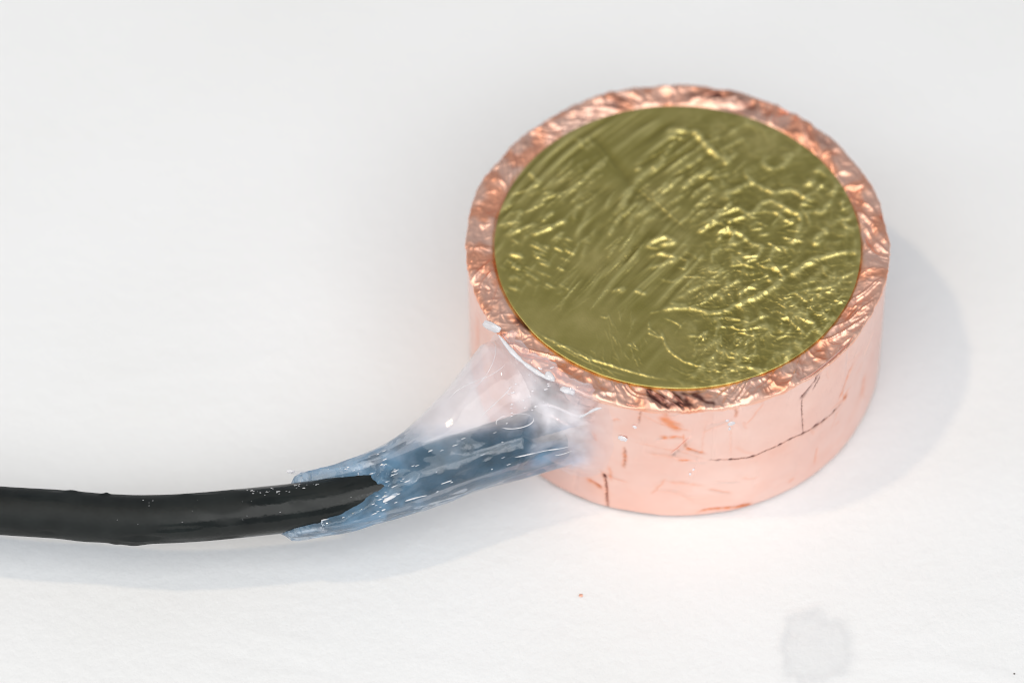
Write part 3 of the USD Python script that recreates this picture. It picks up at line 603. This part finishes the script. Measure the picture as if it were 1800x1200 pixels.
# white lump on the rim and the strand that runs along it
A = side_axes(-2.5)
th, z = on_side(864, 572)
obj('glue_lump', lump(rim_pt(864, 574, .1), .55, 1.05, .35, (np.array([.8, -.6, 0]), np.array([-.45, .7, -.55]), np.array([.4, .35, .85])), 3), M_milky, glue)
obj('glue_strand', wire([rim_pt(876, 588), rim_pt(890, 606, .15), rim_pt(910, 628, .2), rim_pt(935, 648, .2), rim_pt(958, 662, .2), rim_pt(975, 670, .2)], .15, 4), M_milky, glue)
obj('glue_strand', wire([rim_pt(962, 655, .2), rim_pt(966, 660, .25), rim_pt(974, 668, .2)], .24, 5), M_milky, glue)
obj('glue_strand', wire([(lambda q: (np.cos(q[0])*(R+.5), np.sin(q[0])*(R+.5), q[1]))(on_side(x, y)) for x, y in ((960, 706), (985, 708), (1003, 716), (1018, 722), (1045, 713), (1062, 708))], .10, 6), M_milky, glue)
obj('glue_lump', lump(rim_pt(1028, 690, -.1), 1.7, .55, .5, (np.array([.95, -.3, 0]), np.array([.2, .6, -.75]), np.array([.2, .75, .65])), 8, .35), M_glue, glue)
obj('glue_lump', lump(rim_pt(998, 686, -.05), .55, .3, .25, (np.array([.95, -.3, 0]), np.array([.2, .6, -.75]), np.array([.2, .75, .65])), 9, .35), M_milky, glue)
for x, y, a_, b_, sd in ((1095, 770, .35, .28, 11), (1116, 749, .16, .12, 12), (1285, 743, .3, .22, 13), (1278, 738, .14, .12, 14), (1219, 824, .09, .09, 15), (1213, 832, .09, .09, 16), (1282, 752, .1, .2, 17)):
    th, z = on_side(x, y); ax = side_axes(th)
    obj('glue_bead', lump(np.array([math.cos(th)*(R+.03), math.sin(th)*(R+.03), z]), a_, b_, .1, ax, sd, .4), M_milky, glue)

# things that lie on or in the glue are found by looking along the picture ray to its surface
RM = trimesh.ray.ray_triangle.RayMeshIntersector(glue_tm)
def on_glue(px, py, lift=0.0):
    d = ray(px, py)
    loc, _, tri = RM.intersects_location(CAM[None], d[None])
    if len(loc) == 0: return None
    i = np.argmin(np.linalg.norm(loc - CAM, axis=1))
    n = glue_tm.face_normals[tri[i]]
    return loc[i] + n*lift
def glue_line(pts, rad, name, seed, lift=.0, closed=False):
    q = [on_glue(x, y, lift) for x, y in pts]; q = [p for p in q if p is not None]
    if len(q) > 2: return obj(name, wire(q, rad*.72, seed), M_milky, glue)
def oval(a0, a1):
    return [(905 + 33*math.cos(a), 740 + 13*math.sin(a) - 3*math.cos(a)) for a in np.linspace(a0, a1, 14)]
glue_line(oval(-.25, 2.3), .050, 'air_bubble', 20, -.005)
glue_line(oval(2.9, 4.2), .034, 'air_bubble', 33, -.005)
glue_line(oval(4.6, 5.8), .026, 'air_bubble', 34, -.01)
glue_line([(905, 803), (930, 798), (955, 792), (975, 789), (1000, 784)], .055, 'glue_strand', 21, .02)
glue_line([(975, 800), (990, 797), (1006, 791)], .04, 'glue_strand', 22, .02)
glue_line([(482, 934), (500, 926), (515, 920), (530, 915)], .05, 'glue_strand', 26, .02)
glue_line([(712, 880), (732, 874), (750, 870)], .06, 'glue_strand', 27, .02)
glue_line([(790, 700), (830, 672), (860, 660), (888, 640)], .026, 'glue_strand', 28, .0)
glue_line([(820, 690), (850, 665), (865, 640), (862, 600)], .026, 'glue_strand', 29, .0)
glue_line([(900, 678), (880, 700), (860, 718), (845, 732)], .026, 'glue_strand', 30, .0)
# the thin curl that stands off the cable's upper edge
obj('glue_strand', wire([at(508, 829, CZ+.3), at(530, 831, CZ+.3), at(570, 827, CZ+.5), at(610, 817, CZ+.5), at(640, 806, CZ+.3), at(680, 786, CZ)], .20, 31, 14), M_glue, glue)
obj('glue_lump', lump(at(511, 828, CZ+.3), .32, .14, .14, None, 32, .4), M_milky, glue)
# flecks caught in the glue and on the cable
RC = trimesh.ray.ray_triangle.RayMeshIntersector(trimesh.Trimesh(mc[0], mc[1], process=False))
def flecks(n, picker, surf, size, stretch, seed):
    r2 = np.random.default_rng(seed); vs, fs, k = [], [], 0
    base = trimesh.creation.icosphere(1)
    while len(vs) < n:
        x, y = picker(r2)
        d = ray(x, y); loc, _, tri = surf.intersects_location(CAM[None], d[None])
        if len(loc) == 0: k += 1
        if k > 200: break
        if len(loc) == 0: continue
        p = loc[np.argmin(np.linalg.norm(loc - CAM, axis=1))]
        t = CS(PX2S(min(x, 1000)), 1); t /= np.linalg.norm(t)
        b = np.cross(t, -FW); b /= np.linalg.norm(b); nn = np.cross(b, t)
        s0 = size*r2.uniform(.5, 1.5); l = s0*r2.uniform(1, stretch)
        v = base.vertices*(1 + .4*r2.normal(size=(len(base.vertices), 1)).clip(-1, 1))
        vs.append(p + v[:, :1]*l*t + v[:, 1:2]*s0*.7*b + v[:, 2:]*s0*.5*nn); fs.append(base.faces + len(base.vertices)*(len(vs)-1))
    return np.vstack(vs), np.vstack(fs)
def along(x0, x1, lo, hi):
    def f(r2):
        x = r2.uniform(x0, x1); yc = np.interp(x, [p[0] for p in C_PX], [p[1] for p in C_PX]); return x, yc + r2.uniform(lo, hi)
    return f
obj('glue_flecks', flecks(34, along(560, 900, -45, 45), RM, .036, 7, 41), M_milky, glue, kind='stuff')
def on_path(pts, jit):
    q = np.array(pts, float)
    def f(r2):
        u = r2.uniform(0, len(q)-1); i = int(u); p = q[i] + (q[i+1]-q[i])*(u-i) + r2.normal(0, jit, 2); return p[0], p[1]
    return f
obj('glue_flecks', flecks(26, on_path([(600, 822), (635, 832), (650, 845), (648, 862), (630, 880), (606, 893)], 3), RM, .036, 2.2, 46), M_milky, glue, kind='stuff')
obj('glue_flecks', flecks(30, on_path([(665, 800), (690, 815), (708, 835), (700, 862), (668, 890), (655, 905)], 9), RM, .04, 5, 47), M_milky, glue, kind='stuff')
obj('glue_flecks', flecks(16, on_path([(482, 932), (510, 920), (530, 914)], 4), RM, .05, 2.5, 48), M_milky, glue, kind='stuff')
q = on_glue(686, 874, .02)
if q is not None:
    tt = CS(PX2S(686), 1); tt /= np.linalg.norm(tt); tt = tt + .25*UP; tt /= np.linalg.norm(tt); bb = np.cross(-FW, tt); bb /= np.linalg.norm(bb)
    obj('glue_lump', lump(q, .6, .13, .05, (tt, bb, np.cross(tt, bb)), 49, .5), M_milky, glue)
obj('glue_flecks', flecks(34, along(890, 985, -110, -40), RM, .045, 2.5, 42), M_milky, glue, kind='stuff')
obj('cable_flecks', flecks(18, along(200, 620, -36, 20), RC, .02, 2, 43), M_milky, cable, kind='stuff')
obj('cable_flecks', flecks(26, along(430, 560, -40, -26), RC, .03, 3, 44), M_milky, cable, kind='stuff')

# ------------------------------------------------------------------ small things on the sheet
def build_smear():
    c = at(1432, 1135, 0); t = np.linspace(0, 2*np.pi, 160, endpoint=False); k = np.r_[np.linspace(0, .8, 24)[1:], np.linspace(.82, 1, 14)]
    T, K = np.meshgrid(t, k); edge = 1 + .42*2*N(np.stack([np.cos(T)*1.7, np.sin(T)*1.7, 0*T], -1), 1, 4, 401)
    x, y = 3.3*K*edge*np.cos(T), 4.0*K*edge*np.sin(T)
    P = np.stack([x, y, 0*x], -1)
    th_ = .03 + .05*np.exp(-((K-.80)/.10)**2)*(.2 + 1.4*meshkit.noise(np.stack([np.cos(T)*2, np.sin(T)*2, 0*T], -1), 5)) + .05*2*np.abs(N(P, .8, 3, 402))
    z = paper_z(x + c[0], y + c[1]) + th_*sstep(1.0, .78, K) - .02*sstep(.97, 1, K)
    v = np.stack([x, y, z], -1).reshape(-1, 3); f = grid_faces(len(k), len(t), True)
    v = np.vstack([v, [[0, 0, z[0].mean()]]]); n = len(t)
    return (v, np.vstack([f, np.stack([np.full(n, len(v)-1), (np.arange(n)+1) % n, np.arange(n)], 1)])[:, ::-1]), np.array([c[0], c[1], 0]), np.r_[(sstep(1.0, .62, K)*(.75 + .5*np.exp(-((K-.7)/.12)**2))).ravel(), .75]
sm, c, body = build_smear()
smear = obj('glue_smear', sm, M_film, attrs=dict(body=body))
UsdGeom.Xformable(smear).AddTranslateOp().Set(Gf.Vec3d(*[float(x)*MM for x in c]))
tag(smear, 'flat patch of clear dried glue on the white sheet at lower right', 'glue patch')
def crumb(name, px, py, r, m_, label, seed):
    c = at(px, py, 0); o = obj(name, lump(np.array([0, 0, r*.5]), r, r*.8, r*.6, None, seed, .5), m_)
    UsdGeom.Xformable(o).AddTranslateOp().Set(Gf.Vec3d(float(c[0])*MM, float(c[1])*MM, float(paper_z(c[:1], c[1:2])[0])*MM))
    tag(o, label, 'crumb')
crumb('copper_crumb', 1021, 1046, .15, M_copper_rim, 'tiny orange copper crumb on the white sheet in front of the disc', 51)
crumb('grit_speck', 1783, 1183, .07, M_dust, 'tiny dark speck of grit near the lower right corner', 52)
